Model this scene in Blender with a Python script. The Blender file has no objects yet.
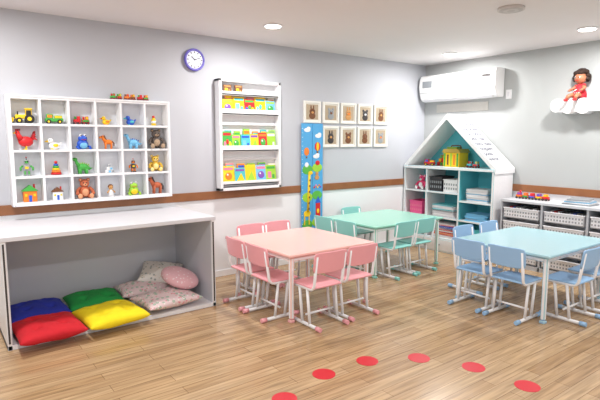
import bpy, bmesh, math, random
from mathutils import Vector, Matrix, Euler
random.seed(7)
pi=math.pi
H=2.57
# ------------------------------------------------------------------ materials
def lin(c):
    def g(v):
        v=v/255.
        return v/12.92 if v<=.04045 else ((v+.055)/1.055)**2.4
    return (g(c[0]),g(c[1]),g(c[2]),1)
MC={}
def M(c,rough=.5,var=.04,bump=0,scale=30,emit=0,metal=0,coat=0):
    key=(c,rough,var,bump,scale,emit,metal,coat)
    if key in MC: return MC[key]
    m=bpy.data.materials.new("mat_%d_%d_%d"%c); m.use_nodes=True
    nt=m.node_tree; N=nt.nodes; p=N["Principled BSDF"]
    p.inputs["Roughness"].default_value=rough
    p.inputs["Metallic"].default_value=metal
    p.inputs["Coat Weight"].default_value=coat
    tc=N.new("ShaderNodeTexCoord"); no=N.new("ShaderNodeTexNoise")
    no.inputs["Scale"].default_value=scale; no.inputs["Detail"].default_value=3
    nt.links.new(tc.outputs["Object"],no.inputs["Vector"])
    mx=N.new("ShaderNodeMix"); mx.data_type='RGBA'
    l=lin(c)
    mx.inputs[6].default_value=tuple(max(0,v*(1-var)) for v in l[:3])+(1,)
    mx.inputs[7].default_value=tuple(min(1,v*(1+var)) for v in l[:3])+(1,)
    nt.links.new(no.outputs["Fac"],mx.inputs[0])
    nt.links.new(mx.outputs[2],p.inputs["Base Color"])
    if bump:
        b=N.new("ShaderNodeBump"); b.inputs["Strength"].default_value=bump; b.inputs["Distance"].default_value=.01
        nt.links.new(no.outputs["Fac"],b.inputs["Height"]); nt.links.new(b.outputs["Normal"],p.inputs["Normal"])
    if emit:
        p.inputs["Emission Color"].default_value=l; p.inputs["Emission Strength"].default_value=emit
    MC[key]=m; return m
WHITE=M((240,240,242),.4); OFFW=M((226,226,230),.45)
BLACK=M((28,28,30),.5); DARK=M((60,55,55),.5)
RED=M((215,35,40),.5); BLUE=M((40,90,200),.5); YEL=M((245,205,30),.5); GRN=M((70,170,70),.5)
ORG=M((240,130,40),.5); BRN=M((120,75,45),.7); TAN=M((205,150,90),.7); PNK=M((240,130,160),.5)
TEAL=M((80,190,200),.5); PUR=M((130,80,180),.5); LGRN=M((160,210,60),.5); GREY=M((150,155,160),.5)
TERR=M((190,100,65),.7); SKYB=M((120,190,230),.5)

# ------------------------------------------------------------------ builder
class B:
    def __init__(s): s.bm=bmesh.new(); s.mats=[]; s.T=Matrix.Identity(4)
    def mi(s,m):
        if m not in s.mats: s.mats.append(m)
        return s.mats.index(m)
    def box(s,c,d,m,bev=0,rot=None,seg=2):
        X=Matrix.Translation(c)
        if rot: X=X@Euler(rot).to_matrix().to_4x4()
        X=s.T@X@Matrix.Diagonal((d[0],d[1],d[2],1))
        r=bmesh.ops.create_cube(s.bm,size=1,matrix=X)
        i=s.mi(m); fs=set(f for v in r['verts'] for f in v.link_faces)
        for f in fs: f.material_index=i
        if bev:
            es=list(set(e for v in r['verts'] for e in v.link_edges))
            bmesh.ops.bevel(s.bm,geom=es,offset=min(bev,min(d)*.45),segments=seg,affect='EDGES',profile=.5)
    def bx(s,x0,x1,y0,y1,z0,z1,m,bev=0):
        s.box(((x0+x1)/2,(y0+y1)/2,(z0+z1)/2),(abs(x1-x0),abs(y1-y0),abs(z1-z0)),m,bev)
    def sph(s,c,r,m,rot=None,seg=16):
        if not hasattr(r,'__len__'): r=(r,r,r)
        X=Matrix.Translation(c)
        if rot: X=X@Euler(rot).to_matrix().to_4x4()
        X=s.T@X@Matrix.Diagonal((r[0],r[1],r[2],1))
        q=bmesh.ops.create_uvsphere(s.bm,u_segments=seg,v_segments=max(6,seg*2//3),radius=1,matrix=X)
        i=s.mi(m)
        for f in set(f for v in q['verts'] for f in v.link_faces): f.material_index=i; f.smooth=True
    def cyl(s,p0,p1,r,m,r2=None,seg=20,smooth=True):
        p0=Vector(p0);p1=Vector(p1); r2=r if r2 is None else r2
        d=p1-p0; q=d.to_track_quat('Z','Y').to_matrix().to_4x4()
        X=s.T@Matrix.Translation((p0+p1)/2)@q
        g=bmesh.ops.create_cone(s.bm,cap_ends=True,segments=seg,radius1=r,radius2=max(r2,1e-4),depth=d.length,matrix=X)
        i=s.mi(m)
        for f in set(f for v in g['verts'] for f in v.link_faces):
            f.material_index=i; f.smooth=smooth and len(f.verts)==4
    def tube(s,pts,r,m,fil=.0,seg=10,radii=None):
        P=[Vector(p) for p in pts]
        if fil:
            Q=[P[0]]
            for k in range(1,len(P)-1):
                a,b,c=P[k-1],P[k],P[k+1]
                f1=min(fil,(a-b).length*.45); f2=min(fil,(c-b).length*.45)
                A=b+(a-b).normalized()*f1; C=b+(c-b).normalized()*f2
                for t in (0,.25,.5,.75,1): Q.append(A*(1-t)**2+b*2*t*(1-t)+C*t*t)
            Q.append(P[-1]); P=Q
        n=len(P); rs=radii or [r]*n
        if len(rs)!=n: rs=[r]*n
        i=s.mi(m); rings=[]; up=None
        for k in range(n):
            t=(P[min(k+1,n-1)]-P[max(k-1,0)]).normalized()
            if up is None: up=t.orthogonal().normalized()
            up=(up-t*up.dot(t)).normalized(); w=t.cross(up)
            rings.append([s.bm.verts.new(s.T@(P[k]+(up*math.cos(a)+w*math.sin(a))*rs[k])) for a in [2*pi*j/seg for j in range(seg)]])
        for k in range(n-1):
            for j in range(seg):
                f=s.bm.faces.new((rings[k][j],rings[k][(j+1)%seg],rings[k+1][(j+1)%seg],rings[k+1][j])); f.material_index=i; f.smooth=True
        for rg in (list(reversed(rings[0])),rings[-1]):
            f=s.bm.faces.new(rg); f.material_index=i
    def prism(s,pts,ext,m):
        """pts: planar 3D polygon, ext: extrusion vector"""
        e=Vector(ext); a=[s.bm.verts.new(s.T@Vector(p)) for p in pts]; b=[s.bm.verts.new(s.T@(Vector(p)+e)) for p in pts]
        i=s.mi(m); n=len(pts); F=[s.bm.faces.new(a),s.bm.faces.new(list(reversed(b)))]
        for k in range(n): F.append(s.bm.faces.new((a[k],b[k],b[(k+1)%n],a[(k+1)%n])))
        for f in F: f.material_index=i
    def grid(s,fn,nu,nv,m,smooth=True):
        i=s.mi(m); V=[[s.bm.verts.new(s.T@Vector(fn(u/nu,v/nv))) for v in range(nv+1)] for u in range(nu+1)]
        for u in range(nu):
            for v in range(nv):
                f=s.bm.faces.new((V[u][v],V[u+1][v],V[u+1][v+1],V[u][v+1])); f.material_index=i; f.smooth=smooth
    def done(s,name,loc=(0,0,0),rz=0,parent=None,sc=1):
        bmesh.ops.recalc_face_normals(s.bm,faces=s.bm.faces)
        me=bpy.data.meshes.new(name); s.bm.to_mesh(me); s.bm.free()
        for m in s.mats: me.materials.append(m)
        o=bpy.data.objects.new(name,me); bpy.context.scene.collection.objects.link(o)
        o.location=loc; o.rotation_euler=(0,0,rz); o.scale=(sc,sc,sc)
        if parent: o.parent=parent
        return o
def inst(o,loc,rz=0):
    n=bpy.data.objects.new(o.name.split('.')[0],o.data); bpy.context.scene.collection.objects.link(n)
    n.location=loc; n.rotation_euler=(0,0,rz); return n

# ------------------------------------------------------------------ room shell
def wallmat(name,up,low):
    m=bpy.data.materials.new(name); m.use_nodes=True; nt=m.node_tree; N=nt.nodes; p=N["Principled BSDF"]
    p.inputs["Roughness"].default_value=.6
    g=N.new("ShaderNodeNewGeometry"); sp=N.new("ShaderNodeSeparateXYZ"); nt.links.new(g.outputs["Position"],sp.inputs[0])
    gt=N.new("ShaderNodeMath"); gt.operation='GREATER_THAN'; gt.inputs[1].default_value=.9; nt.links.new(sp.outputs["Z"],gt.inputs[0])
    mx=N.new("ShaderNodeMix"); mx.data_type='RGBA'; mx.inputs[6].default_value=lin(low); mx.inputs[7].default_value=lin(up)
    nt.links.new(gt.outputs[0],mx.inputs[0])
    no=N.new("ShaderNodeTexNoise"); no.inputs["Scale"].default_value=2.2; nt.links.new(g.outputs["Position"],no.inputs["Vector"])
    mp=N.new("ShaderNodeMapRange"); mp.inputs[3].default_value=.97; mp.inputs[4].default_value=1.03; nt.links.new(no.outputs["Fac"],mp.inputs[0])
    m2=N.new("ShaderNodeMix"); m2.data_type='RGBA'; m2.blend_type='MULTIPLY'; m2.inputs[0].default_value=1
    nt.links.new(mx.outputs[2],m2.inputs[6]); nt.links.new(mp.outputs[0],m2.inputs[7]); nt.links.new(m2.outputs[2],p.inputs["Base Color"])
    n2=N.new("ShaderNodeTexNoise"); n2.inputs["Scale"].default_value=120; nt.links.new(g.outputs["Position"],n2.inputs["Vector"])
    b=N.new("ShaderNodeBump"); b.inputs["Strength"].default_value=.06; b.inputs["Distance"].default_value=.005
    nt.links.new(n2.outputs["Fac"],b.inputs["Height"]); nt.links.new(b.outputs["Normal"],p.inputs["Normal"])
    return m
def woodfloor():
    m=bpy.data.materials.new("oak_planks"); m.use_nodes=True; nt=m.node_tree; N=nt.nodes; L=nt.links; p=N["Principled BSDF"]
    g=N.new("ShaderNodeNewGeometry")
    br=N.new("ShaderNodeTexBrick"); br.offset=.37; br.inputs["Scale"].default_value=1
    br.inputs["Brick Width"].default_value=.95; br.inputs["Row Height"].default_value=.095
    br.inputs["Mortar Size"].default_value=.0018; br.inputs["Mortar Smooth"].default_value=.3
    br.inputs["Color1"].default_value=lin((198,168,130)); br.inputs["Color2"].default_value=lin((177,144,106)); br.inputs["Mortar"].default_value=lin((130,101,72))
    L.new(g.outputs["Position"],br.inputs["Vector"])
    mp=N.new("ShaderNodeMapping"); mp.inputs["Scale"].default_value=(1.6,28,1); L.new(g.outputs["Position"],mp.inputs["Vector"])
    no=N.new("ShaderNodeTexNoise"); no.inputs["Scale"].default_value=1.5; no.inputs["Detail"].default_value=6; no.inputs["Distortion"].default_value=.6; L.new(mp.outputs[0],no.inputs["Vector"])
    cr=N.new("ShaderNodeValToRGB"); cr.color_ramp.elements[0].position=.3; cr.color_ramp.elements[0].color=(.62,.60,.58,1); cr.color_ramp.elements[1].position=.65; cr.color_ramp.elements[1].color=(1.04,1.04,1.04,1)
    L.new(no.outputs["Fac"],cr.inputs[0])
    mx=N.new("ShaderNodeMix"); mx.data_type='RGBA'; mx.blend_type='MULTIPLY'; mx.inputs[0].default_value=1
    L.new(br.outputs["Color"],mx.inputs[6]); L.new(cr.outputs[0],mx.inputs[7]); L.new(mx.outputs[2],p.inputs["Base Color"])
    p.inputs["Roughness"].default_value=.2
    b=N.new("ShaderNodeBump"); b.inputs["Strength"].default_value=.12; b.inputs["Distance"].default_value=.003
    L.new(no.outputs["Fac"],b.inputs["Height"]); L.new(b.outputs["Normal"],p.inputs["Normal"])
    return m
X0,Y0=-8.2,-7.2
b=B(); b.bx(X0,.1,Y0,.1,-.1,0,woodfloor()); b.done("floor")
b=B(); b.bx(X0,.1,Y0,.1,H,H+.1,M((230,226,227),.7,.02,scale=3)); b.done("ceiling")
b=B(); b.bx(X0,.1,0,.1,0,H,wallmat("paint_back",(191,193,200),(238,239,242))); b.done("wall_back")
b=B(); b.bx(0,.1,Y0,0,0,H,wallmat("paint_right",(180,183,183),(230,231,234))); b.done("wall_right")
WOODT=M((146,94,58),.4,.25,scale=9)
b=B(); b.bx(X0,-.012,-.018,0,.865,.952,WOODT,.003); b.done("trim_1")
b=B(); b.bx(-.018,0,Y0,0,.865,.952,WOODT,.003); b.done("trim_2")
b=B(); b.bx(X0,-.012,-.012,0,0,.07,WHITE,.003); b.done("baseboard_back")
b=B(); b.bx(-.012,0,Y0,0,0,.07,WHITE,.003); b.done("baseboard_right")

# ------------------------------------------------------------------ ceiling fixtures
LAMP=M((255,252,246),.5,emit=9)
for k,(x,y) in enumerate([(-3.21,-.81),(-.59,-.85),(-.71,-2.52),(-5.7,-.9),(-5.7,-2.7),(-3.2,-4.6),(-.7,-4.4),(-5.7,-4.6)]):  # later entries are unseen fittings, added to light the room
    b=B(); b.cyl((0,0,-.012),(0,0,0),.09,WHITE,seg=36); b.cyl((0,0,-.016),(0,0,-.010),.073,LAMP,seg=36)
    b.done("recessed_downlight",(x,y,H))
    ld=bpy.data.lights.new("bulb","AREA"); ld.shape='DISK'; ld.size=.15; ld.energy=28; ld.color=(1,.985,.965)
    lo=bpy.data.objects.new("bulb_light",ld); lo.location=(x,y,H-.03); bpy.context.scene.collection.objects.link(lo)
b=B(); b.cyl((0,0,-.02),(0,0,0),.105,M((205,200,198),.5),seg=36)
for r in (.09,.06,.03): b.cyl((0,0,-.024-(.09-r)*.05),(0,0,-.019),r,M((185,181,180),.5) if r!=.06 else M((200,196,195),.5),seg=30)
b.done("ceiling_speaker",(-2.0,-2.49,H))

# ------------------------------------------------------------------ toys
def eye(b,x,y,z,r=.005): b.sph((x,y,z),r,BLACK,seg=8)
def teddy(c,mz,name="teddy_bear"):
    b=B(); b.sph((0,0,.05),(.038,.032,.045),c); b.sph((0,-.005,.112),(.034,.03,.031),c); b.sph((0,-.03,.045),(.024,.01,.028),mz)
    for s in(-1,1):
        b.sph((s*.027,0,.138),(.013,.008,.013),c); b.sph((s*.027,-.006,.138),(.008,.005,.008),mz)
        b.tube([(s*.03,-.005,.08),(s*.052,-.015,.06),(s*.055,-.03,.04)],.012,c); b.sph((s*.055,-.03,.04),.013,c)
        b.tube([(s*.02,-.01,.02),(s*.035,-.035,.016),(s*.04,-.05,.018)],.015,c); b.sph((s*.04,-.052,.02),(.016,.01,.02),mz)
        eye(b,s*.012,-.033,.118)
    b.sph((0,-.032,.104),(.014,.012,.011),mz); eye(b,0,-.044,.107)
    return b,name
def duck(c,bk,name="toy_duck"):
    b=B(); b.sph((0,0,.035),(.05,.032,.034),c); b.sph((-.03,0,.085),(.026,.024,.025),c); b.cyl((-.05,0,.08),(-.08,0,.076),.012,bk,.004)
    b.sph((.05,0,.055),(.022,.015,.01),c,rot=(0,-.7,0)); b.sph((.01,-.028,.04),(.025,.008,.016),bk); eye(b,-.04,-.02,.092)
    b.cyl((-.02,-.01,0),(-.02,-.01,.012),.012,bk); b.cyl((.02,.01,0),(.02,.01,.012),.012,bk)
    return b,name
def dino(c,sp,name="toy_dinosaur"):
    b=B(); b.sph((0,0,.06),(.048,.028,.032),c)
    b.tube([(-.03,0,.07),(-.05,0,.1),(-.058,0,.125)],.014,c,radii=[.02,.014,.013]); b.sph((-.066,0,.132),(.024,.015,.015),c)
    b.tube([(.03,0,.06),(.06,0,.045),(.082,0,.05)],.01,c,radii=[.022,.012,.003])
    for x in(-.028,.028):
        for y in(-.016,.016): b.cyl((x,y,0),(x,y,.05),.011,c,.014)
    for k in range(6): b.cyl((-.04+k*.018,0,.086-abs(k-2)*.004),(-.038+k*.018,0,.108-abs(k-2)*.006),.009,sp,.001,seg=8)
    eye(b,-.07,-.014,.137)
    return b,name
def wheel(b,x,y,z,r,w=.012,c=BLACK,h=YEL):
    b.cyl((x,y-w/2,z),(x,y+w/2,z),r,c); b.cyl((x,y-w/2-.002,z),(x,y+w/2+.002,z),r*.45,h)
def car(c,c2,name="toy_truck"):
    b=B(); b.box((0,0,.035),(.15,.055,.03),c,.006); b.box((-.035,0,.068),(.055,.05,.042),c2,.008); b.box((-.035,0,.072),(.058,.042,.022),SKYB,.003)
    b.box((.035,0,.062),(.065,.05,.028),YEL,.004)
    for x in(-.045,.045):
        for y in(-.03,.03): wheel(b,x,y,.02,.02)
    return b,name
def tractor(name="toy_tractor"):
    b=B(); b.box((-.02,0,.055),(.09,.04,.035),YEL,.006); b.box((.035,0,.085),(.05,.045,.06),BLACK,.006); b.box((.035,0,.12),(.06,.052,.01),YEL,.003)
    b.cyl((-.045,0,.07),(-.045,0,.1),.005,BLACK); b.box((-.085,0,.03),(.02,.07,.035),YEL,.004,rot=(0,.3,0)); b.tube([(-.02,0,.05),(-.06,0,.06),(-.08,0,.035)],.006,BLACK)
    for y in(-.032,.032): wheel(b,.04,y,.037,.037,.02); wheel(b,-.035,y,.024,.024,.016)
    return b,name
def wagon(c,c2,name="toy_train"):
    b=B()
    for k,cc in enumerate((c,c2)):
        x=-.035+.07*k; b.box((x,0,.03),(.058,.045,.026),cc,.004); b.cyl((x-.015,0,.04),(x-.015,0,.068),.009,c2 if k==0 else c); b.box((x+.012,0,.056),(.024,.036,.03),YEL if k else RED,.004)
        for dx in(-.017,.017):
            for y in(-.024,.024): wheel(b,x+dx,y,.012,.012,.008,DARK,RED)
    return b,name
def robot(c,c2,name="toy_robot"):
    b=B(); b.box((0,0,.07),(.052,.036,.05),c,.006); b.box((0,-.002,.118),(.04,.034,.034),c2,.006); b.box((0,-.02,.07),(.03,.004,.022),YEL,.002)
    for s in(-1,1):
        b.box((s*.015,0,.024),(.02,.03,.045),c2,.004); b.box((s*.015,-.008,.006),(.024,.045,.012),c,.003); b.tube([(s*.028,0,.085),(s*.046,-.005,.07),(s*.046,-.02,.05)],.008,c2); eye(b,s*.009,-.019,.122,.006)
    b.cyl((0,0,.135),(0,0,.155),.003,DARK); b.sph((0,0,.156),.006,RED,seg=8)
    return b,name
def house(c,rf,name="toy_house"):
    b=B(); b.box((0,0,.04),(.09,.05,.08),c,.003); b.prism([(-.055,-.03,.08),(.055,-.03,.08),(0,-.03,.125)],(0,.06,0),rf)
    b.box((0,-.026,.025),(.022,.004,.05),BLUE,.001)
    for s in(-1,1): b.box((s*.028,-.026,.05),(.018,.004,.02),YEL,.001)
    b.box((.03,0,.11),(.012,.012,.04),RED); return b,name
def horse(c,mn,name="toy_horse"):
    b=B(); b.sph((0,0,.075),(.045,.022,.026),c); b.tube([(-.03,0,.08),(-.05,0,.11),(-.055,0,.13)],.015,c,radii=[.02,.015,.013]); b.sph((-.07,0,.128),(.025,.012,.013),c,rot=(0,-.4,0))
    for x in(-.03,.03):
        for y in(-.012,.012): b.tube([(x,y,.07),(x+.003,y,.035),(x,y,.0)],.008,c,radii=[.012,.007,.008])
    b.tube([(-.04,0,.145),(-.032,0,.12),(-.02,0,.1)],.008,mn); b.tube([(.042,0,.085),(.06,0,.06),(.058,0,.03)],.007,mn); b.cyl((-.052,.006,.135),(-.05,.008,.152),.005,c,.001,seg=8); b.cyl((-.052,-.006,.135),(-.05,-.008,.152),.005,c,.001,seg=8)
    eye(b,-.068,-.012,.133); return b,name
def frog(c,be,name="toy_frog"):
    b=B(); b.sph((0,0,.045),(.05,.035,.045),c); b.sph((0,-.022,.035),(.035,.018,.03),be); b.sph((0,-.005,.095),(.04,.03,.03),c)
    for s in(-1,1):
        b.sph((s*.02,-.012,.122),.013,WHITE); eye(b,s*.02,-.024,.123,.006); b.tube([(s*.03,0,.03),(s*.058,-.02,.022),(s*.05,-.04,.008)],.01,c); b.sph((s*.05,-.042,.007),(.014,.014,.007),c)
    b.tube([(-.02,-.032,.088),(0,-.036,.083),(.02,-.032,.088)],.002,RED); return b,name
def rooster(c,c2,name="toy_rooster"):
    b=B(); b.sph((0,0,.06),(.05,.03,.038),c); b.tube([(-.03,0,.075),(-.045,0,.105),(-.05,0,.12)],.014,c,radii=[.024,.016,.014]); b.sph((-.052,0,.125),.017,c)
    b.cyl((-.065,0,.123),(-.085,0,.12),.007,YEL,.001)
    for k in range(3): b.sph((-.06+k*.011,0,.145),.007,c2,seg=8)
    for k in range(4): b.tube([(.035,0,.07),(.06,0,.085+.015*k),(.078-.004*k,0,.07+.022*k)],.008,c2 if k%2 else c,radii=[.01,.009,.003])
    for y in(-.012,.012): b.cyl((0,y,0),(0,y,.03),.004,YEL); b.sph((-.005,y,.004),(.014,.006,.004),YEL,seg=8)
    eye(b,-.06,-.014,.128); return b,name
def rings(name="stacking_rings"):
    b=B()
    for k,c in enumerate((RED,ORG,YEL,GRN,BLUE)): b.cyl((0,0,.004+k*.02),(0,0,.022+k*.02),.045-k*.006,c,.042-k*.006)
    b.sph((0,0,.115),.014,RED); return b,name
def blocks(cs,name="toy_blocks"):
    b=B(); p=[(-.04,0,.02),(0,0,.02),(.04,0,.02),(-.02,0,.058),(.02,0,.058),(0,0,.096)]
    for k,q in enumerate(p): b.box(q,(.037,.037,.037),cs[k%len(cs)],.004)
    return b,name
def bottle(c,c2,name="toy_bottle"):
    b=B(); b.tube([(0,0,0),(0,0,.02),(0,0,.07),(0,0,.09),(0,0,.1)],.03,c,radii=[.027,.03,.03,.02,.013],seg=16); b.cyl((0,0,.1),(0,0,.125),.016,c2); b.cyl((0,0,.03),(0,0,.06),.031,WHITE); return b,name
def doll_small(c,sk,name="small_doll"):
    b=B(); b.cyl((0,0,0),(0,0,.075),.034,c,.014); b.sph((0,0,.1),(.025,.024,.027),sk); b.sph((0,.006,.108),(.028,.025,.026),BRN)
    for s in(-1,1): b.tube([(s*.014,0,.07),(s*.034,-.008,.055),(s*.04,-.016,.04)],.007,sk); eye(b,s*.009,-.022,.1,.003)
    return b,name
cubx0,cubx1,cubz0,cubz1=-5.345,-3.985,.957,1.858
pw=(cubx1-cubx0-.02)/6; ph=(cubz1-cubz0-.02)/4
b=B(); d=.13
b.bx(cubx0,cubx1,-.008,0,cubz0,cubz1,M((226,229,235),.5))
for k in range(5):
    z=cubz0+k*ph; b.bx(cubx0,cubx1,-d,-.008,z,z+.02,WHITE,.002)
for k in range(7):
    x=cubx0+k*pw; b.bx(x,x+.02,-d+.001,-.008,cubz0+.003,cubz1-.003,WHITE,.002)
for x in(cubx0,cubx1-.0): b.bx(x-.012,x+.012,-d-.006,0,cubz0-.012,cubz1+.012,WHITE,.004)
b.bx(cubx0,cubx1,-d-.006,0,cubz1-.006,cubz1+.012,WHITE,.004); b.bx(cubx0,cubx1,-d-.006,0,cubz0-.012,cubz0+.006,WHITE,.004)
b.done("cubby_wall_shelf")
T=[[tractor(),car(GRN,ORG),wagon(RED,GRN),(duck(YEL,ORG)),(duck(BLUE,TEAL,"toy_bird")),bottle(YEL,RED)],
   [rooster(RED,M((160,20,30),.5)),duck(WHITE,YEL,"toy_swan"),frog(BLUE,SKYB,"toy_owl"),horse(ORG,BRN,"toy_giraffe"),dino(SKYB,BLUE),teddy(M((95,85,80),.8),M((175,150,125),.8),"toy_monkey")],
   [robot(GREY,GRN),rings(),dino(GRN,LGRN),blocks((WHITE,SKYB,GREY)),robot(DARK,ORG),teddy(M((215,175,60),.7),M((250,225,150),.8))],
   [house(ORG,GRN),house(WHITE,BRN),teddy(TERR,M((225,160,120),.8)),doll_small(WHITE,TAN),frog(LGRN,YEL),horse(TERR,DARK)]]
for r in range(4):
    for c in range(6):
        bb,nm=T[r][c]; sc=[1.0,.95,1.0,.7,.8,.75][c] if r in(0,2) else [1.15,.9,1.0,.85,.95,1.12][c]
        if (r,c)==(2,5): sc=1.05
        if (r,c)==(1,5): sc=1.25
        if (r,c)==(3,2): sc=1.2
        x=cubx0+.01+pw*(c+.5)+random.uniform(-.01,.01)
        bb.done(nm,(x,-.072,cubz0+.0202+(3-r)*ph),random.uniform(-.15,.15),sc=sc)
for k,(c1,c2) in enumerate(((GRN,RED),(ORG,BRN),(RED,GRN))):
    bb,nm=wagon(c1,c2); bb.done(nm,(cubx0+pw*(3.95+.56*k),-.07,cubz1+.0122),0,sc=.78)

# ------------------------------------------------------------------ book rack
rx0,rx1,rz0,rz1=-3.42,-2.64,.957,2.14; d=.11
b=B(); b.bx(rx0,rx1,-.012,0,rz0,rz1,WHITE)
for x in(rx0,rx1-.03): b.bx(x,x+.03,-d,0,rz0,rz1,WHITE,.003)
b.bx(rx0,rx1,-d,0,rz1-.03,rz1,WHITE,.003); b.bx(rx0,rx1,-d,0,rz0,rz0+.03,WHITE,.003)
tiers=[(1.99,.05),(1.785,.1),(1.395,.1),(1.03,.06)]
for z,lp in tiers:
    b.bx(rx0+.03,rx1-.03,-d,-.01,z-.018,z,WHITE,.002); b.bx(rx0+.03,rx1-.03,-d,-d+.014,z-.02,z+lp*.45,WHITE,.003)
for z in(1.66,1.28): b.bx(rx0+.03,rx1-.03,-.05,-.012,z,z+.03,OFFW,.002)
b.done("wall_book_rack")
COL=[RED,YEL,GRN,BLUE,TEAL,ORG,SKYB,PNK,WHITE,LGRN,PUR]
def book(b,x,z,w,h,c,c2,c3,y=-.085,tilt=.12):
    S=b.T; b.T=S@Matrix.Translation((x,y,z))@Matrix.Rotation(-tilt,4,'X')
    b.box((0,0,h/2),(w,.012,h),c,.002); b.box((0,.0,h/2),(w*.97,.009,h*1.0-.002),WHITE)
    b.box((0,-.0068,h*.84),(w*.8,.002,h*.14),c2)
    q=random.randint(0,3)
    if q==0: b.sph((0,-.0068,h*.42),(w*.3,.003,h*.22),c3,seg=12); b.sph((-w*.1,-.009,h*.5),(w*.08,.003,h*.06),WHITE,seg=8)
    elif q==1: b.prism([(-w*.35,-.0062,h*.1),(w*.4,-.0062,h*.1),(w*.1,-.0062,h*.65)],(0,-.002,0),c3)
    elif q==2:
        b.box((-w*.15,-.0068,h*.4),(w*.35,.002,h*.4),c3); b.box((w*.22,-.0068,h*.3),(w*.2,.002,h*.25),c2)
    else:
        for j in range(3): b.sph(((j-1)*w*.27,-.0068,h*(.3+.13*(j%2))),(w*.14,.003,h*.15),(c3,c2,YEL)[j],seg=10)
    b.T=S
for t,(z,n,hh) in enumerate([(1.99,2,.10),(1.785,5,.18),(1.395,6,.20),(1.03,5,.20)]):
    b=B(); W=rx1-rx0-.1
    for k in range(n):
        w=W/max(n,5)*random.uniform(.94,1.06); x=rx0+.05+W/max(n,5)*(k+.5)+random.uniform(-.005,.005)
        cs=random.sample(COL,3)
        if t==0: cs=[BRN,TAN,YEL]
        if t==1: cs[0]=(YEL,YEL,RED,YEL,SKYB)[k]
        if t==2: cs[0]=(GRN,LGRN,TEAL,YEL,RED,LGRN)[k]
        if t==3: cs[0]=(YEL,TEAL,YEL,SKYB,LGRN)[k]
        book(b,x,z+.003,w*(1 if n>2 else .7),hh*random.uniform(.78,1.0),*cs,y=-.08+.003*(k%2))
        if n>2: book(b,x+.03,z+.003,w*.7,hh*random.uniform(.98,1.12),*random.sample(COL,3),y=-.045,tilt=.05)
    b.done("picture_books",(0,0,0))

# ------------------------------------------------------------------ clock
b=B(); PR=M((105,95,190),.35)
b.cyl((0,0,0),(0,-.03,0),.1,PR,seg=48)
ring=[(.1*math.cos(2*pi*k/40),-.03,.1*math.sin(2*pi*k/40)) for k in range(41)]
b.tube(ring,.013,PR); b.cyl((0,-.028,0),(0,-.034,0),.09,M((222,224,245),.4),seg=48)
for k in range(12):
    a=k*pi/6; b.box((.074*math.sin(a),-.035,.074*math.cos(a)),(.008,.003,.016),DARK,rot=(0,a,0))
for a,l,w in((math.radians(310),.045,.008),(math.radians(70),.062,.006)):
    b.box((l/2*math.sin(a),-.037,l/2*math.cos(a)),(w,.003,l),BLACK,rot=(0,a,0))
b.cyl((0,-.034,0),(0,-.042,0),.007,BLACK); b.done("wall_clock",(-3.65,0,2.31))

# ------------------------------------------------------------------ animal pictures
KR=M((182,164,140),.7,.12); FRW=M((238,236,230),.5)
fs=.262
for r in range(2):
    for c in range(5):
        if r==1 and c==0: continue
        x=-2.11+c*.2965; z=(1.838,1.54)[r]
        b=B(); h=fs/2; t=.026
        b.box((0,-.006,0),(fs-.02,.008,fs-.02),M((238,234,226),.6)); b.box((0,-.0105,0),(fs-.08,.003,fs-.08),KR)
        for s in(-1,1): b.box((s*(h-t/2),-.012,0),(t,.022,fs),FRW,.003); b.box((0,-.012,s*(h-t/2)),(fs-2*t,.0218,t),FRW,.003)
        c1=[BRN,GREY,TAN,DARK,BRN][(c+2*r)%5]; c2=[TAN,OFFW,BRN,TAN,ORG][(c*2+r)%5]
        b.sph((0,-.013,-.045),(.05,.004,.04),c1); b.sph((0,-.016,.005),(.044,.004,.038),c1)
        if (c+r)%2: [b.sph((s*.034,-.0145,.042),(.016,.004,.019),c1) for s in(-1,1)]
        else: [b.sph((s*.02,-.0145,.052),(.009,.004,.03),c1) for s in(-1,1)]
        b.sph((0,-.02,-.006),(.02,.003,.015),c2)
        for s in(-1,1): b.sph((s*.015,-.0205,.012),(.006,.002,.006),BLACK,seg=8)
        b.done("framed_animal_picture",(x,0,z))

# ------------------------------------------------------------------ growth chart
b=B(); px0,px1,pz0,pz1=-2.285,-1.955,.36,1.70; xm=(px0+px1)/2
SK=M((80,165,220),.5); HILL=M((90,180,70),.5)
b.bx(px0,xm-.003,-.03,-.019,pz0,pz1,SK,.002); b.bx(xm+.003,px1,-.03,-.019,pz0,pz1,SK,.002)
S0=b.T; b.T=Matrix.Translation((0,-.016,0))
def disc(x,z,rx,rz,m,o=0): b.sph((x,-.0145-o,z),(rx,.002,rz),m,seg=18)
for z,m in((.46,HILL),(.8,LGRN),(1.14,HILL)):
    disc(xm-.075,z,.08,.06,m); disc(xm+.075,z+.02,.08,.055,LGRN if m is HILL else HILL,.001)
for x,z in((-.08,1.62),(.09,1.55),(.06,1.3)): disc(xm+x,z,.05,.025,WHITE); disc(xm+x+.02,z+.02,.03,.02,WHITE,.001)
b.tube([(xm-.07,-.018,.62),(xm-.06,-.018,.85),(xm-.05,-.018,1.08)],.016,YEL,seg=8); disc(xm-.03,1.1,.035,.022,YEL,.005); disc(xm-.08,.6,.055,.04,YEL,.003)
for k in range(6): disc(xm-.065+.003*k,.66+.07*k,.012,.015,BRN,.018)
for x in(-.12,-.05): b.box((xm+x,-.017,.52),(.014,.004,.12),YEL)
b.box((xm+.09,-.016,.62),(.07,.004,.2),RED); b.prism([(xm+.045,-.014,.72),(xm+.135,-.014,.72),(xm+.09,-.014,.81)],(0,-.004,0),BLUE); disc(xm+.09,.62,.02,.03,YEL,.004)
disc(xm+.08,1.42,.045,.055,RED,.002); disc(xm+.08,1.42,.02,.055,YEL,.004); b.box((xm+.08,-.016,1.35),(.025,.004,.02),BRN)
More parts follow.
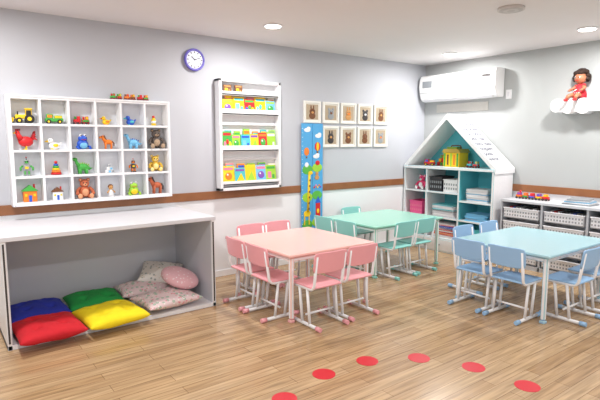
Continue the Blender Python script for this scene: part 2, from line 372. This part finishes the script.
disc(xm-.09,1.36,.04,.05,ORG,.002); b.box((xm-.09,-.016,1.29),(.02,.004,.02),BRN)
for k in range(5): disc(xm+.03+.025*k,.92+.02*(k%2),.013,.013,(RED,PNK,YEL,ORG,PUR)[k],.005)
disc(xm+.07,1.04,.035,.03,TAN,.004); disc(xm+.07,1.09,.025,.022,TAN,.005)
disc(xm+.08,1.22,.035,.03,RED,.004); disc(xm-.09,1.2,.03,.03,WHITE,.003); disc(xm+.085,.5,.035,.035,ORG,.006)
for k in range(24): b.box((px0+.012,-.0155,pz0+.06+k*.053),(.018 if k%2 else .01,.003,.004),WHITE)
b.T=S0
b.done("growth_chart_poster")

# ------------------------------------------------------------------ bench nook
gx0,gx1,gy=-5.535,-3.885,-.86; gz=.825
LAV=M((202,205,213),.5,.02,scale=4)
b=B()
b.bx(gx0-.01,gx1+.01,gy-.01,-.02,gz-.035,gz,M((220,221,227),.35,.02),.004)
b.bx(gx0,gx0+.03,gy,-.02,0,gz-.035,WHITE,.002); b.bx(gx1-.03,gx1,gy,-.02,0,gz-.035,WHITE,.002)
b.bx(gx0+.03,gx1-.03,-.045,-.02,.03,gz-.035,LAV); b.bx(gx0+.0,gx1,gy,-.02,0,.035,WHITE,.003)
b.bx(gx0+.03,gx0+.034,gy+.01,-.045,.035,gz-.036,LAV); b.bx(gx1-.034,gx1-.03,gy+.01,-.045,.035,gz-.036,LAV)
for x in(gx0+.014,gx1-.016): b.bx(x-.006,x+.006,gy-.004,gy+.003,.05,gz-.05,DARK)
b.done("open_storage_bench")
def pillow(name,w,dp,h,m,loc,rot=(0,0,0),tuft=True,pw_=.5,rnd=False,seed=0):
    b=B(); rg=random.Random(seed); ph=[rg.uniform(0,6) for _ in range(4)]
    ex=3.0 if tuft else 1.9; pn=.05 if tuft else .09
    def f(sgn):
        def g(u,v):
            a=2*u-1; c=2*v-1
            if rnd:
                X=a*math.sqrt(1-c*c/2); Y=c*math.sqrt(1-a*a/2); e=max(0,1-(X*X+Y*Y))
                z=h/2*e**.45
                return (X*w/2,Y*dp/2,sgn*z)
            X=a*(1-pn*(1-c*c)*abs(a)); Y=c*(1-pn*(1-a*a)*abs(c))
            e=max(0,(1-abs(a)**ex)*(1-abs(c)**ex)); z=h/2*e**pw_
            z+=h*.07*e*math.sin(5*a+ph[0]+2*c)*math.cos(4*c+ph[1])+h*.03*e*math.sin(17*a+ph[2])*math.sin(13*c+ph[3])
            if tuft:
                for tx in(-.4,.4):
                    for ty in(-.4,.4): z-=h*.25*math.exp(-((a-tx)**2+(c-ty)**2)/.025)
            return (X*w/2,Y*dp/2,sgn*z)
        return g
    b.grid(f(1),30,30,m); b.grid(f(-1),30,30,m)
    bmesh.ops.remove_doubles(b.bm,verts=b.bm.verts,dist=.0005)
    o=b.done(name,loc); o.rotation_euler=rot; return o
def pattern(name,base,spots,scale=14):
    m=bpy.data.materials.new(name); m.use_nodes=True; nt=m.node_tree; N=nt.nodes; L=nt.links; p=N["Principled BSDF"]; p.inputs["Roughness"].default_value=.9
    tc=N.new("ShaderNodeTexCoord"); cur=None
    rgb=N.new("ShaderNodeRGB"); rgb.outputs[0].default_value=lin(base); cur=rgb.outputs[0]
    for k,(c,th) in enumerate(spots):
        mp=N.new("ShaderNodeMapping"); mp.inputs["Location"].default_value=(k*3.7,k*1.3,k*2.1); L.new(tc.outputs["Object"],mp.inputs["Vector"])
        v=N.new("ShaderNodeTexVoronoi"); v.inputs["Scale"].default_value=scale*(1+.2*k); L.new(mp.outputs[0],v.inputs["Vector"])
        lt=N.new("ShaderNodeMath"); lt.operation='LESS_THAN'; lt.inputs[1].default_value=th; L.new(v.outputs["Distance"],lt.inputs[0])
        mx=N.new("ShaderNodeMix"); mx.data_type='RGBA'; mx.inputs[7].default_value=lin(c); L.new(lt.outputs[0],mx.inputs[0]); L.new(cur,mx.inputs[6]); cur=mx.outputs[2]
    L.new(cur,p.inputs["Base Color"]); return m
FB=lambda c:M(c,.85,.1,.25,14)
pillow("floor_cushion",.45,.43,.13,FB((30,44,150)),(-5.265,-.36,.102),(0,0,.03),seed=1)
pillow("floor_cushion",.46,.43,.13,FB((20,140,62)),(-4.81,-.34,.102),(0,0,-.06),seed=2)
pillow("floor_cushion",.46,.48,.13,FB((195,20,35)),(-5.265,-.82,.102),(0,0,.05),seed=3)
pillow("floor_cushion",.48,.48,.13,FB((240,216,22)),(-4.80,-.80,.102),(0,0,.09),seed=4)
P1=pattern("floral_pink",(228,206,208),[((170,190,172),.32),((222,150,160),.24),((240,236,230),.24)],22)
P2=pattern("floral_cream",(234,230,224),[((165,170,165),.25),((210,195,170),.18)],24)
P3=pattern("stars_pink",(232,184,192),[((245,225,228),.22)],30)
pillow("floral_pillow",.5,.38,.14,P1,(-4.34,-.28,.11),(0,0,-.06),False,seed=5)
pillow("floral_pillow",.52,.42,.14,P1,(-4.29,-.70,.11),(0,0,.12),False,seed=6)
pillow("floral_pillow",.40,.34,.13,P2,(-4.16,-.25,.225),(.35,.12,-.5),False,seed=7)
pillow("round_pillow",.36,.34,.14,P3,(-4.115,-.60,.245),(.35,.2,.3),False,rnd=True)

# ------------------------------------------------------------------ tables and chairs
TW=M((238,238,240),.3)
def table(name,w,dp,c,cap,loc,rz=0,skirt=None):
    b=B(); h=.58
    b.box((0,0,h-.0125),(w,dp,.025),c,.009,seg=3)
    b.box((0,0,h-.045),(w-.12,dp-.12,.04),skirt or TW,.004)
    for sx in(-1,1):
        for sy in(-1,1):
            x=sx*(w/2-.05); y=sy*(dp/2-.05)
            b.box((x,y,.29),(.036,.036,.52),TW,.008); b.box((x,y,.012),(.046,.046,.024),cap,.006)
        b.box((sx*(w/2-.05),0,h-.05),(.03,dp-.12,.03),TW,.004)
    for sy in(-1,1): b.box((0,sy*(dp/2-.05),h-.05),(w-.12,.03,.03),TW,.004)
    return b.done(name,loc,rz)
def chair(c):
    b=B(); r=.012
    S=b.T
    b.box((0,.01,.335),(.31,.29,.016),c,.007,seg=3)
    b.T=S@Matrix.Translation((0,-.168,.545))@Matrix.Rotation(.14,4,'X')
    def bk(u,v):
        a=2*u-1
        return (a*.165*(1-.06*abs(2*v-1)**6),-.018*(1-a*a),(v-.5)*.16*(1-.10*abs(a)**6))
    b.grid(bk,14,8,c); b.grid(lambda u,v:tuple(Vector(bk(u,v))+Vector((0,.014,0))),14,8,c)
    rim=[bk(0,v/8) for v in range(9)]+[bk(u/14,1) for u in range(1,15)]+[bk(1,1-v/8) for v in range(1,9)]+[bk(1-u/14,0) for u in range(1,15)]
    b.tube([tuple(Vector(q)+Vector((0,.007,0))) for q in rim],.0075,c,seg=6)
    b.T=S
    for s in(-1,1):
        x=s*.145
        b.tube([(x,-.20,.022),(x,.15,.022)],.014,TW)
        b.tube([(x,-.215,.021),(x,-.165,.021)],.0185,c); b.tube([(x,.165,.021),(x,.115,.021)],.0185,c)
        b.tube([(x,.02,.03),(x,.055,.315)],r,TW); b.tube([(x,-.08,.03),(x,-.045,.315)],r,TW)
        b.tube([(x,.135,.318),(x,-.13,.318),(x,-.172,.60)],r,TW,fil=.05)
    b.tube([(-.145,.05,.316),(.145,.05,.316)],.009,TW); b.tube([(-.145,-.05,.316),(.145,-.05,.316)],.009,TW); b.tube([(-.145,-.03,.1),(.145,-.03,.1)],.009,TW)
    return b
def chairs(c,lst):
    o=chair(c).done("school_chair",(lst[0][0],lst[0][1],0),lst[0][2])
    for l in lst[1:]: inst(o,(l[0],l[1],0),l[2])
CP=M((238,166,174),.4,.02); CMn=M((142,212,206),.4,.02); CB=M((150,190,228),.4,.02)
table("activity_table",.95,.98,M((243,196,188),.22,.02),CP,(-3.155,-1.17,0),0)
table("activity_table",1.15,.90,M((160,218,200),.22,.02),CMn,(-1.55,-.68,0),0)
table("activity_table",1.13,.92,M((170,208,217),.22,.02),CB,(-1.42,-2.46,0),0)
R90=-pi/2
chairs(CP,[(-3.39,-1.72,0),(-3.02,-1.70,0),(-3.58,-1.34,R90),(-3.58,-.98,R90),(-3.25,-.60,pi),(-2.92,-.60,pi)])
chairs(CMn,[(-1.80,-1.10,0),(-1.44,-1.08,0),(-2.13,-.84,R90),(-2.13,-.47,R90),(-1.5,-.235,pi)])
chairs(CB,[(-1.60,-2.91,0),(-1.16,-2.91,0),(-1.95,-2.62,R90),(-1.95,-2.26,R90),(-1.55,-1.98,pi),(-1.1,-1.98,pi)])

# ------------------------------------------------------------------ floor dots
DR=M((204,24,42),.35)
for x,y in((-4.33,-2.58),(-3.95,-2.48),(-3.59,-2.51),(-3.27,-2.69),(-3.09,-3.0),(-3.05,-3.35)):
    b=B(); b.cyl((0,0,.0002),(0,0,.0015),.075,DR,seg=40); b.done("floor_marker_dot",(x,y,0))

# ------------------------------------------------------------------ playhouse
hx=-.44; hy0,hy1=-.022,-1.44; ym=-.72; ez=1.11; az=1.79; t=.03
TL=M((95,195,208),.5,.02)
b=B()
b.bx(-.03,-.02,hy1+.01,hy0-.01,0.02,ez,TL)
b.prism([(-.03,hy0-.02,ez),(-.03,hy1+.02,ez),(-.03,ym,az-.02)],(.01,0,0),TL)
b.bx(hx,-.02,hy0-t,hy0,0,ez,WHITE,.002); b.bx(hx,-.02,hy1,hy1+t,0,ez,WHITE,.002)
b.bx(hx-.01,-.02,hy1-.0,hy0,ez-.0,ez+.035,WHITE,.003)
b.bx(hx,-.02,hy1+t,hy0-t,0,.19,WHITE,.003)
D1,D2=-.42,-.94
for y in(D1,D2): b.bx(hx+.005,-.03,y-.012,y+.012,.19,ez,WHITE,.002)
for a,c in((hy0-t-.01,D1),(D1,D2),(D2,hy1+t+.01)): b.bx(hx-.006,hx+.002,c+.008,a-.008,.02,.17,WHITE,.002); b.cyl((hx-.022,(a+c)/2,.1),(hx-.005,(a+c)/2,.1),.012,GREY,seg=14)
b.bx(hx+.012,-.03,D2-.0145,D2-.0125,.2,ez-.01,TL); b.bx(hx+.012,-.03,hy1+t+.0005,hy1+t+.0025,.2,ez-.01,TL)
for (a,c,zs) in((hy0,D1,(.45,.79)),(D1,D2,(.45,.79)),(D2,hy1,(.45,.70))):
    for z in zs: b.bx(hx+.006,-.03,c+.01,a-.01,z,z+.022,WHITE,.002)
def slope(y_e,sg):
    p=[(hx,y_e+sg*.02,ez-.02),(hx,ym,az-.02)]
    q=[tuple(Vector(v)+Vector((0,0,.065))) for v in p]
    b.prism([p[0],p[1],q[1],q[0]],(-hx-.02,0,0),WHITE)
slope(hy0,0); slope(hy1,-1)
b.prism([(hx+.02,hy1+.035,ez+.036),(hx+.02,ym,az-.023),(hx+.02,ym,az-.032),(hx+.02,hy1+.045,ez+.036)],(-hx-.05,0,0),TL)
b.done("playhouse_bookshelf")
def text(s,size,loc,X,Y,parent):
    cu=bpy.data.curves.new("lettering","FONT"); cu.body=s; cu.size=size; cu.extrude=.001; cu.align_x='LEFT'; cu.materials.append(M((90,95,112),.6))
    o=bpy.data.objects.new("lettering",cu); bpy.context.scene.collection.objects.link(o)
    X=Vector(X).normalized();Y=Vector(Y).normalized();Z=X.cross(Y)
    m=Matrix((X,Y,Z)).transposed().to_4x4(); m.translation=Vector(loc); o.matrix_world=m; o.parent=parent
ph_=bpy.data.objects["playhouse_bookshelf"]
dn=Vector((0,hy1-.02-ym,ez-az)).normalized()
nn=Vector((1,0,0)).cross(dn)
if nn.z<0: nn=-nn
for k,s in enumerate(("era uma","casa muito","engracada","nao tinha","teto, nao","tinha nada","ninguem","podia","entrar")):
    text(s,.085,Vector((hx+.03,ym,az+.045))+dn*(.13+.092*k)+nn*.002,(1,0,0),-dn,ph_)

# contents
b=B(); b.box((0,0,.075),(.16,.2,.15),YEL,.004)
for k in range(5): b.box((-.0815,-.08+.04*k,.075),(.004,.022,.11 if k%2 else .14),(GRN,ORG,LGRN,BRN,GRN)[k],.001)
b.prism([(-.09,-.115,.151),(-.09,.115,.151),(-.09,.09,.19),(-.09,-.09,.19)],(.18,0,0),M((190,160,70),.6)); b.box((0,.02,.20),(.1,.12,.02),GRN,.003)
b.tube([(0,-.06,.19),(0,-.06,.225),(0,.06,.225),(0,.06,.19)],.006,BRN,fil=.02)
b.done("toy_play_box",(-.24,-.74,ez+.0355),sc=1.25)
bb,nm=car(RED,BLUE); bb.done(nm,(-.3,-.36,ez+.0355),-1.2,sc=1.0)
bb,nm=blocks((RED,GRN,BLUE,YEL),"building_blocks"); bb.done(nm,(-.15,-.46,ez+.0355),-pi/2,sc=1.3)
bb,nm=wagon(TEAL,RED); bb.done(nm,(-.3,-1.05,ez+.0355),-pi/2,sc=1.2)
def basket(c,w,dp,h,slot,name):
    b=B(); th=.006
    b.box((0,0,.004),(dp,w,.008),c)
    for s in(-1,1):
        b.box((0,s*(w/2-th/2),h/2),(dp,th,h),c,.002); b.box((s*(dp/2-th/2),0,h/2),(th,w,h),c,.002)
        b.box((0,s*(w/2),h-.006),(dp+.016,.014,.012),c,.004); b.box((s*(dp/2),0,h-.006),(.014,w+.016,.012),c,.004)
    n=int(w/.032)
    for r in range(2):
        for k in range(n): b.box((-dp/2-.0003,-w/2+(k+.5)*w/n,h*(.3+.32*r)),(.002,w/n*.5,h*.16),slot)
    return b,name
bb,nm=basket(M((45,45,50),.5),.2,.26,.2,GREY,"black_basket"); bb.done(nm,(-.28,-.56,.8125))
bb,nm=basket(WHITE,.22,.26,.17,GREY,"white_basket"); bb.done(nm,(-.28,-.795,.8125))
bb,nm=teddy(M((225,70,120),.7),WHITE,"plush_toy"); bb.done(nm,(-.32,-.26,.8125),-pi/2,sc=1.35)
bb,nm=basket(M((235,90,150),.5),.22,.26,.18,PNK,"pink_bin"); bb.done(nm,(-.28,-.23,.4725))
def papers(y,z,n,name,cols,w=.3):
    b=B(); zz=0
    for k in range(n):
        h=random.uniform(.008,.018); b.box((random.uniform(-.01,.01),random.uniform(-.012,.012),zz+h/2),(.24,w,h),random.choice(cols),.002,rot=(0,0,random.uniform(-.06,.06))); zz+=h+.0006
    b.done(name,(-.29,y,z+.0004))
papers(-1.19,.722,11,"stacked_papers",(WHITE,OFFW,SKYB,OFFW)); papers(-.69,.472,12,"stacked_books",(WHITE,OFFW,GREY,TEAL),.34)
papers(-.70,.19,12,"stacked_books",(WHITE,RED,OFFW,BLUE,ORG),.34); papers(-1.19,.472,8,"stacked_books",(WHITE,SKYB,OFFW)); papers(-.24,.19,10,"stacked_books",(GREY,WHITE,TEAL),.24)
bb,nm=basket(TEAL,.3,.26,.18,WHITE,"teal_basket"); bb.done(nm,(-.28,-1.19,.1905))

# ------------------------------------------------------------------ storage unit along right wall
SG=M((192,195,202),.45,.02)
ux=-.40; uy0=-1.53; cw=.49; nc=4; uy1=uy0-cw*nc; uh=.80
b=B(); b.bx(ux-.01,-.02,uy1-.01,uy0+.01,uh-.03,uh,M((216,218,224),.4,.02),.003); b.bx(ux,-.02,uy1,uy0,0,.05,SG)
b.bx(-.035,-.02,uy1,uy0,.05,uh-.03,M((100,102,108),.6))
for k in range(nc+1):
    y=uy0-k*cw; b.bx(ux,-.02,min(y+.011,uy0+.005),max(y-.011,uy1-.005),0,uh-.03,SG,.002)
b.bx(ux+.002,-.02,uy1,uy0,.40,.42,SG,.001)
b.done("storage_unit")
first=None
for k in range(nc):
    y=uy0-(k+.5)*cw
    for z in(.065,.23,.425,.585):
        if first is None:
            bb,nm=basket(M((236,236,240),.4),cw-.065,.33,.12,M((160,162,168),.6),"storage_basket"); first=bb.done(nm,(ux+.165,y,z))
        else: inst(first,(ux+.165,y,z))
b=B()
for k in range(nc):
    y0=uy0-(k+.5)*cw
    for j in range(9): b.box((ux+.165,y0-.165+j*.041,.662),(.2,.028,.10),random.choice([DARK,GREY,BLUE,WHITE,RED]),.003,rot=(random.uniform(-.1,.1),0,0))
b.done("basket_contents")
b=B()
for k,c in enumerate((RED,YEL,BLUE,GRN,ORG)):
    y=-.16+k*.08; b.box((0,y,.03),(.05,.07,.03),c,.004); b.box((0,y,.06),(.04,.045,.03),(YEL,BLUE,RED,ORG,PUR)[k],.004)
    for s in(-1,1):
        for dy in(-.02,.02): b.cyl((s*.026,y+dy,.014),(s*.034,y+dy,.014),.014,DARK,seg=12)
b.cyl((0,.15,.07),(0,.15,.1),.01,RED); b.done("toy_train",(-.2,-1.80,uh+.0005))
b=B()
for k in range(5): b.box((0,0,.006+k*.0125),(.22,.3-.02*k,.012),(GREY,WHITE,SKYB,OFFW,GREY)[k],.002,rot=(0,0,.05*k))
b.done("stacked_books",(-.22,-2.35,uh+.0005))

# ------------------------------------------------------------------ air conditioner
b=B(); y0,y1=-.06,-1.25
prof=[(0,2.045),(-.13,2.04),(-.17,2.07),(-.20,2.15),(-.21,2.25),(-.205,2.34),(-.185,2.385),(-.15,2.40),(0,2.40)]
ACW=M((240,240,240),.3,.01)
b.prism([(x,y1,z) for x,z in prof],(0,y0-y1,0),ACW)
bmesh.ops.bevel(b.bm,geom=[e for e in b.bm.edges if abs(e.verts[0].co.y-e.verts[1].co.y)<1e-5],offset=.008,segments=2,affect='EDGES')
b.box((-.150,(y0+y1)/2,2.052),(.06,1.05,.006),DARK,rot=(0,.6,0)); b.box((-.160,(y0+y1)/2,2.050),(.055,1.08,.006),OFFW,.002,rot=(0,.72,0))
b.box((-.2018,(y0+y1)/2,2.155),(.003,1.175,.005),GREY)
b.box((-.2085,-1.12,2.31),(.004,.12,.035),DARK,.001,rot=(0,-.06,0)); b.box((-.2095,-.20,2.27),(.003,.16,.09),GREY,rot=(0,.02,0))
b.done("air_conditioner")
b=B(); b.bx(-.012,0,-1.04,-.22,1.885,2.0,M((198,196,190),.5),.004); b.done("wall_cover_plate")
b=B(); b.box((-.006,0,0),(.012,.075,.115),WHITE,.004); b.box((-.014,0,0),(.006,.035,.06),OFFW,.002); b.done("light_switch",(0,-1.32,2.07))

# ------------------------------------------------------------------ cloud shelf and doll
b=B()
def cdisc(y,z,r,dx=0): b.cyl((-.0-.0,y,z),(-.16-dx,y,z),r,WHITE,seg=40)
for y,z,r,dx in((-2.0,1.885,.075,0),(-2.13,1.875,.085,.002),(-2.28,1.87,.085,.001),(-2.47,1.97,.15,.003),(-2.66,1.90,.1,.002),(-2.58,2.05,.13,.001)): cdisc(y,z,r,dx)
b.bx(-.16,0,-2.66,-2.0,1.81,1.88,WHITE,.003)
b.done("cloud_shelf")
SKN=M((176,112,82),.5); HR=M((50,30,22),.8,.3,.6,40); DRS=M((215,35,50),.7)
b=B()
b.tube([(0,0,.0),(0,0,.02),(0,0,.06),(0,0,.09),(0,0,.112)],.03,DRS,radii=[.055,.058,.044,.032,.018],seg=18)
b.tube([(0,0,.1),(0,0,.128)],.012,SKN)
b.sph((0,-.002,.162),(.048,.045,.048),SKN,seg=22); b.sph((0,-.046,.155),(.006,.006,.006),SKN,seg=8)
for s in(-1,1):
    b.sph((s*.048,0,.16),(.008,.01,.013),SKN,seg=10); b.sph((s*.018,-.041,.168),(.009,.005,.009),WHITE,seg=10); b.sph((s*.018,-.045,.168),(.005,.003,.006),BLACK,seg=8)
    b.tube([(s*.024,0,.1),(s*.056,-.014,.08),(s*.062,-.045,.066)],.012,SKN,radii=[.016,.013,.010]); b.sph((s*.061,-.05,.063),(.012,.013,.010),SKN,seg=10)
    for f in range(4): b.tube([(s*.055+.006*(f-1),-.055,.062),(s*.055+.007*(f-1),-.068,.056)],.003,SKN,seg=6)
    b.sph((s*.032,0,.098),(.02,.018,.018),DRS)
    b.tube([(s*.022,-.01,.018),(s*.032,-.06,.022),(s*.04,-.09,.012),(s*.042,-.10,-.012)],.017,SKN,radii=[.022,.019,.016,.013]); b.sph((s*.043,-.11,-.02),(.014,.024,.012),RED,seg=10)
b.tube([(-.015,-.043,.143),(0,-.047,.139),(.015,-.043,.143)],.0025,RED,seg=6)
rg=random.Random(3)
for k in range(90):
    a=rg.uniform(0,2*pi); e=rg.uniform(-.45,1.5)
    x=math.cos(a)*math.cos(e); y=math.sin(a)*math.cos(e); z=math.sin(e)
    if y<-.40 and z<.55: continue
    b.sph((x*.058,y*.05+.008,.174+z*.052),rg.uniform(.014,.022),HR,seg=8)
for k in range(12):
    a=rg.uniform(-2.6,-.5); zz=rg.uniform(.01,.09); rr=.058-.3*max(0,zz-.02); b.sph((math.cos(a)*rr,math.sin(a)*rr,zz),.004,WHITE,seg=6)
b.done("baby_doll",(-.09,-2.21,1.962),R90-.25,sc=1.3)

# ------------------------------------------------------------------ world + camera
w=bpy.data.worlds.new("World"); bpy.context.scene.world=w; w.use_nodes=True
w.node_tree.nodes["Background"].inputs[0].default_value=(.98,.985,1,1); w.node_tree.nodes["Background"].inputs[1].default_value=.84
cd=bpy.data.cameras.new("Camera"); cam=bpy.data.objects.new("Camera",cd); bpy.context.scene.collection.objects.link(cam)
cam.location=(-5.9,-4.83,1.5); cam.rotation_euler=(pi/2-math.atan(60/497.),0,-math.radians(36.8)); cd.sensor_width=36; cd.lens=36*497/600.; cd.clip_start=.05
bpy.context.scene.camera=cam
bpy.context.scene.view_settings.view_transform='Standard'
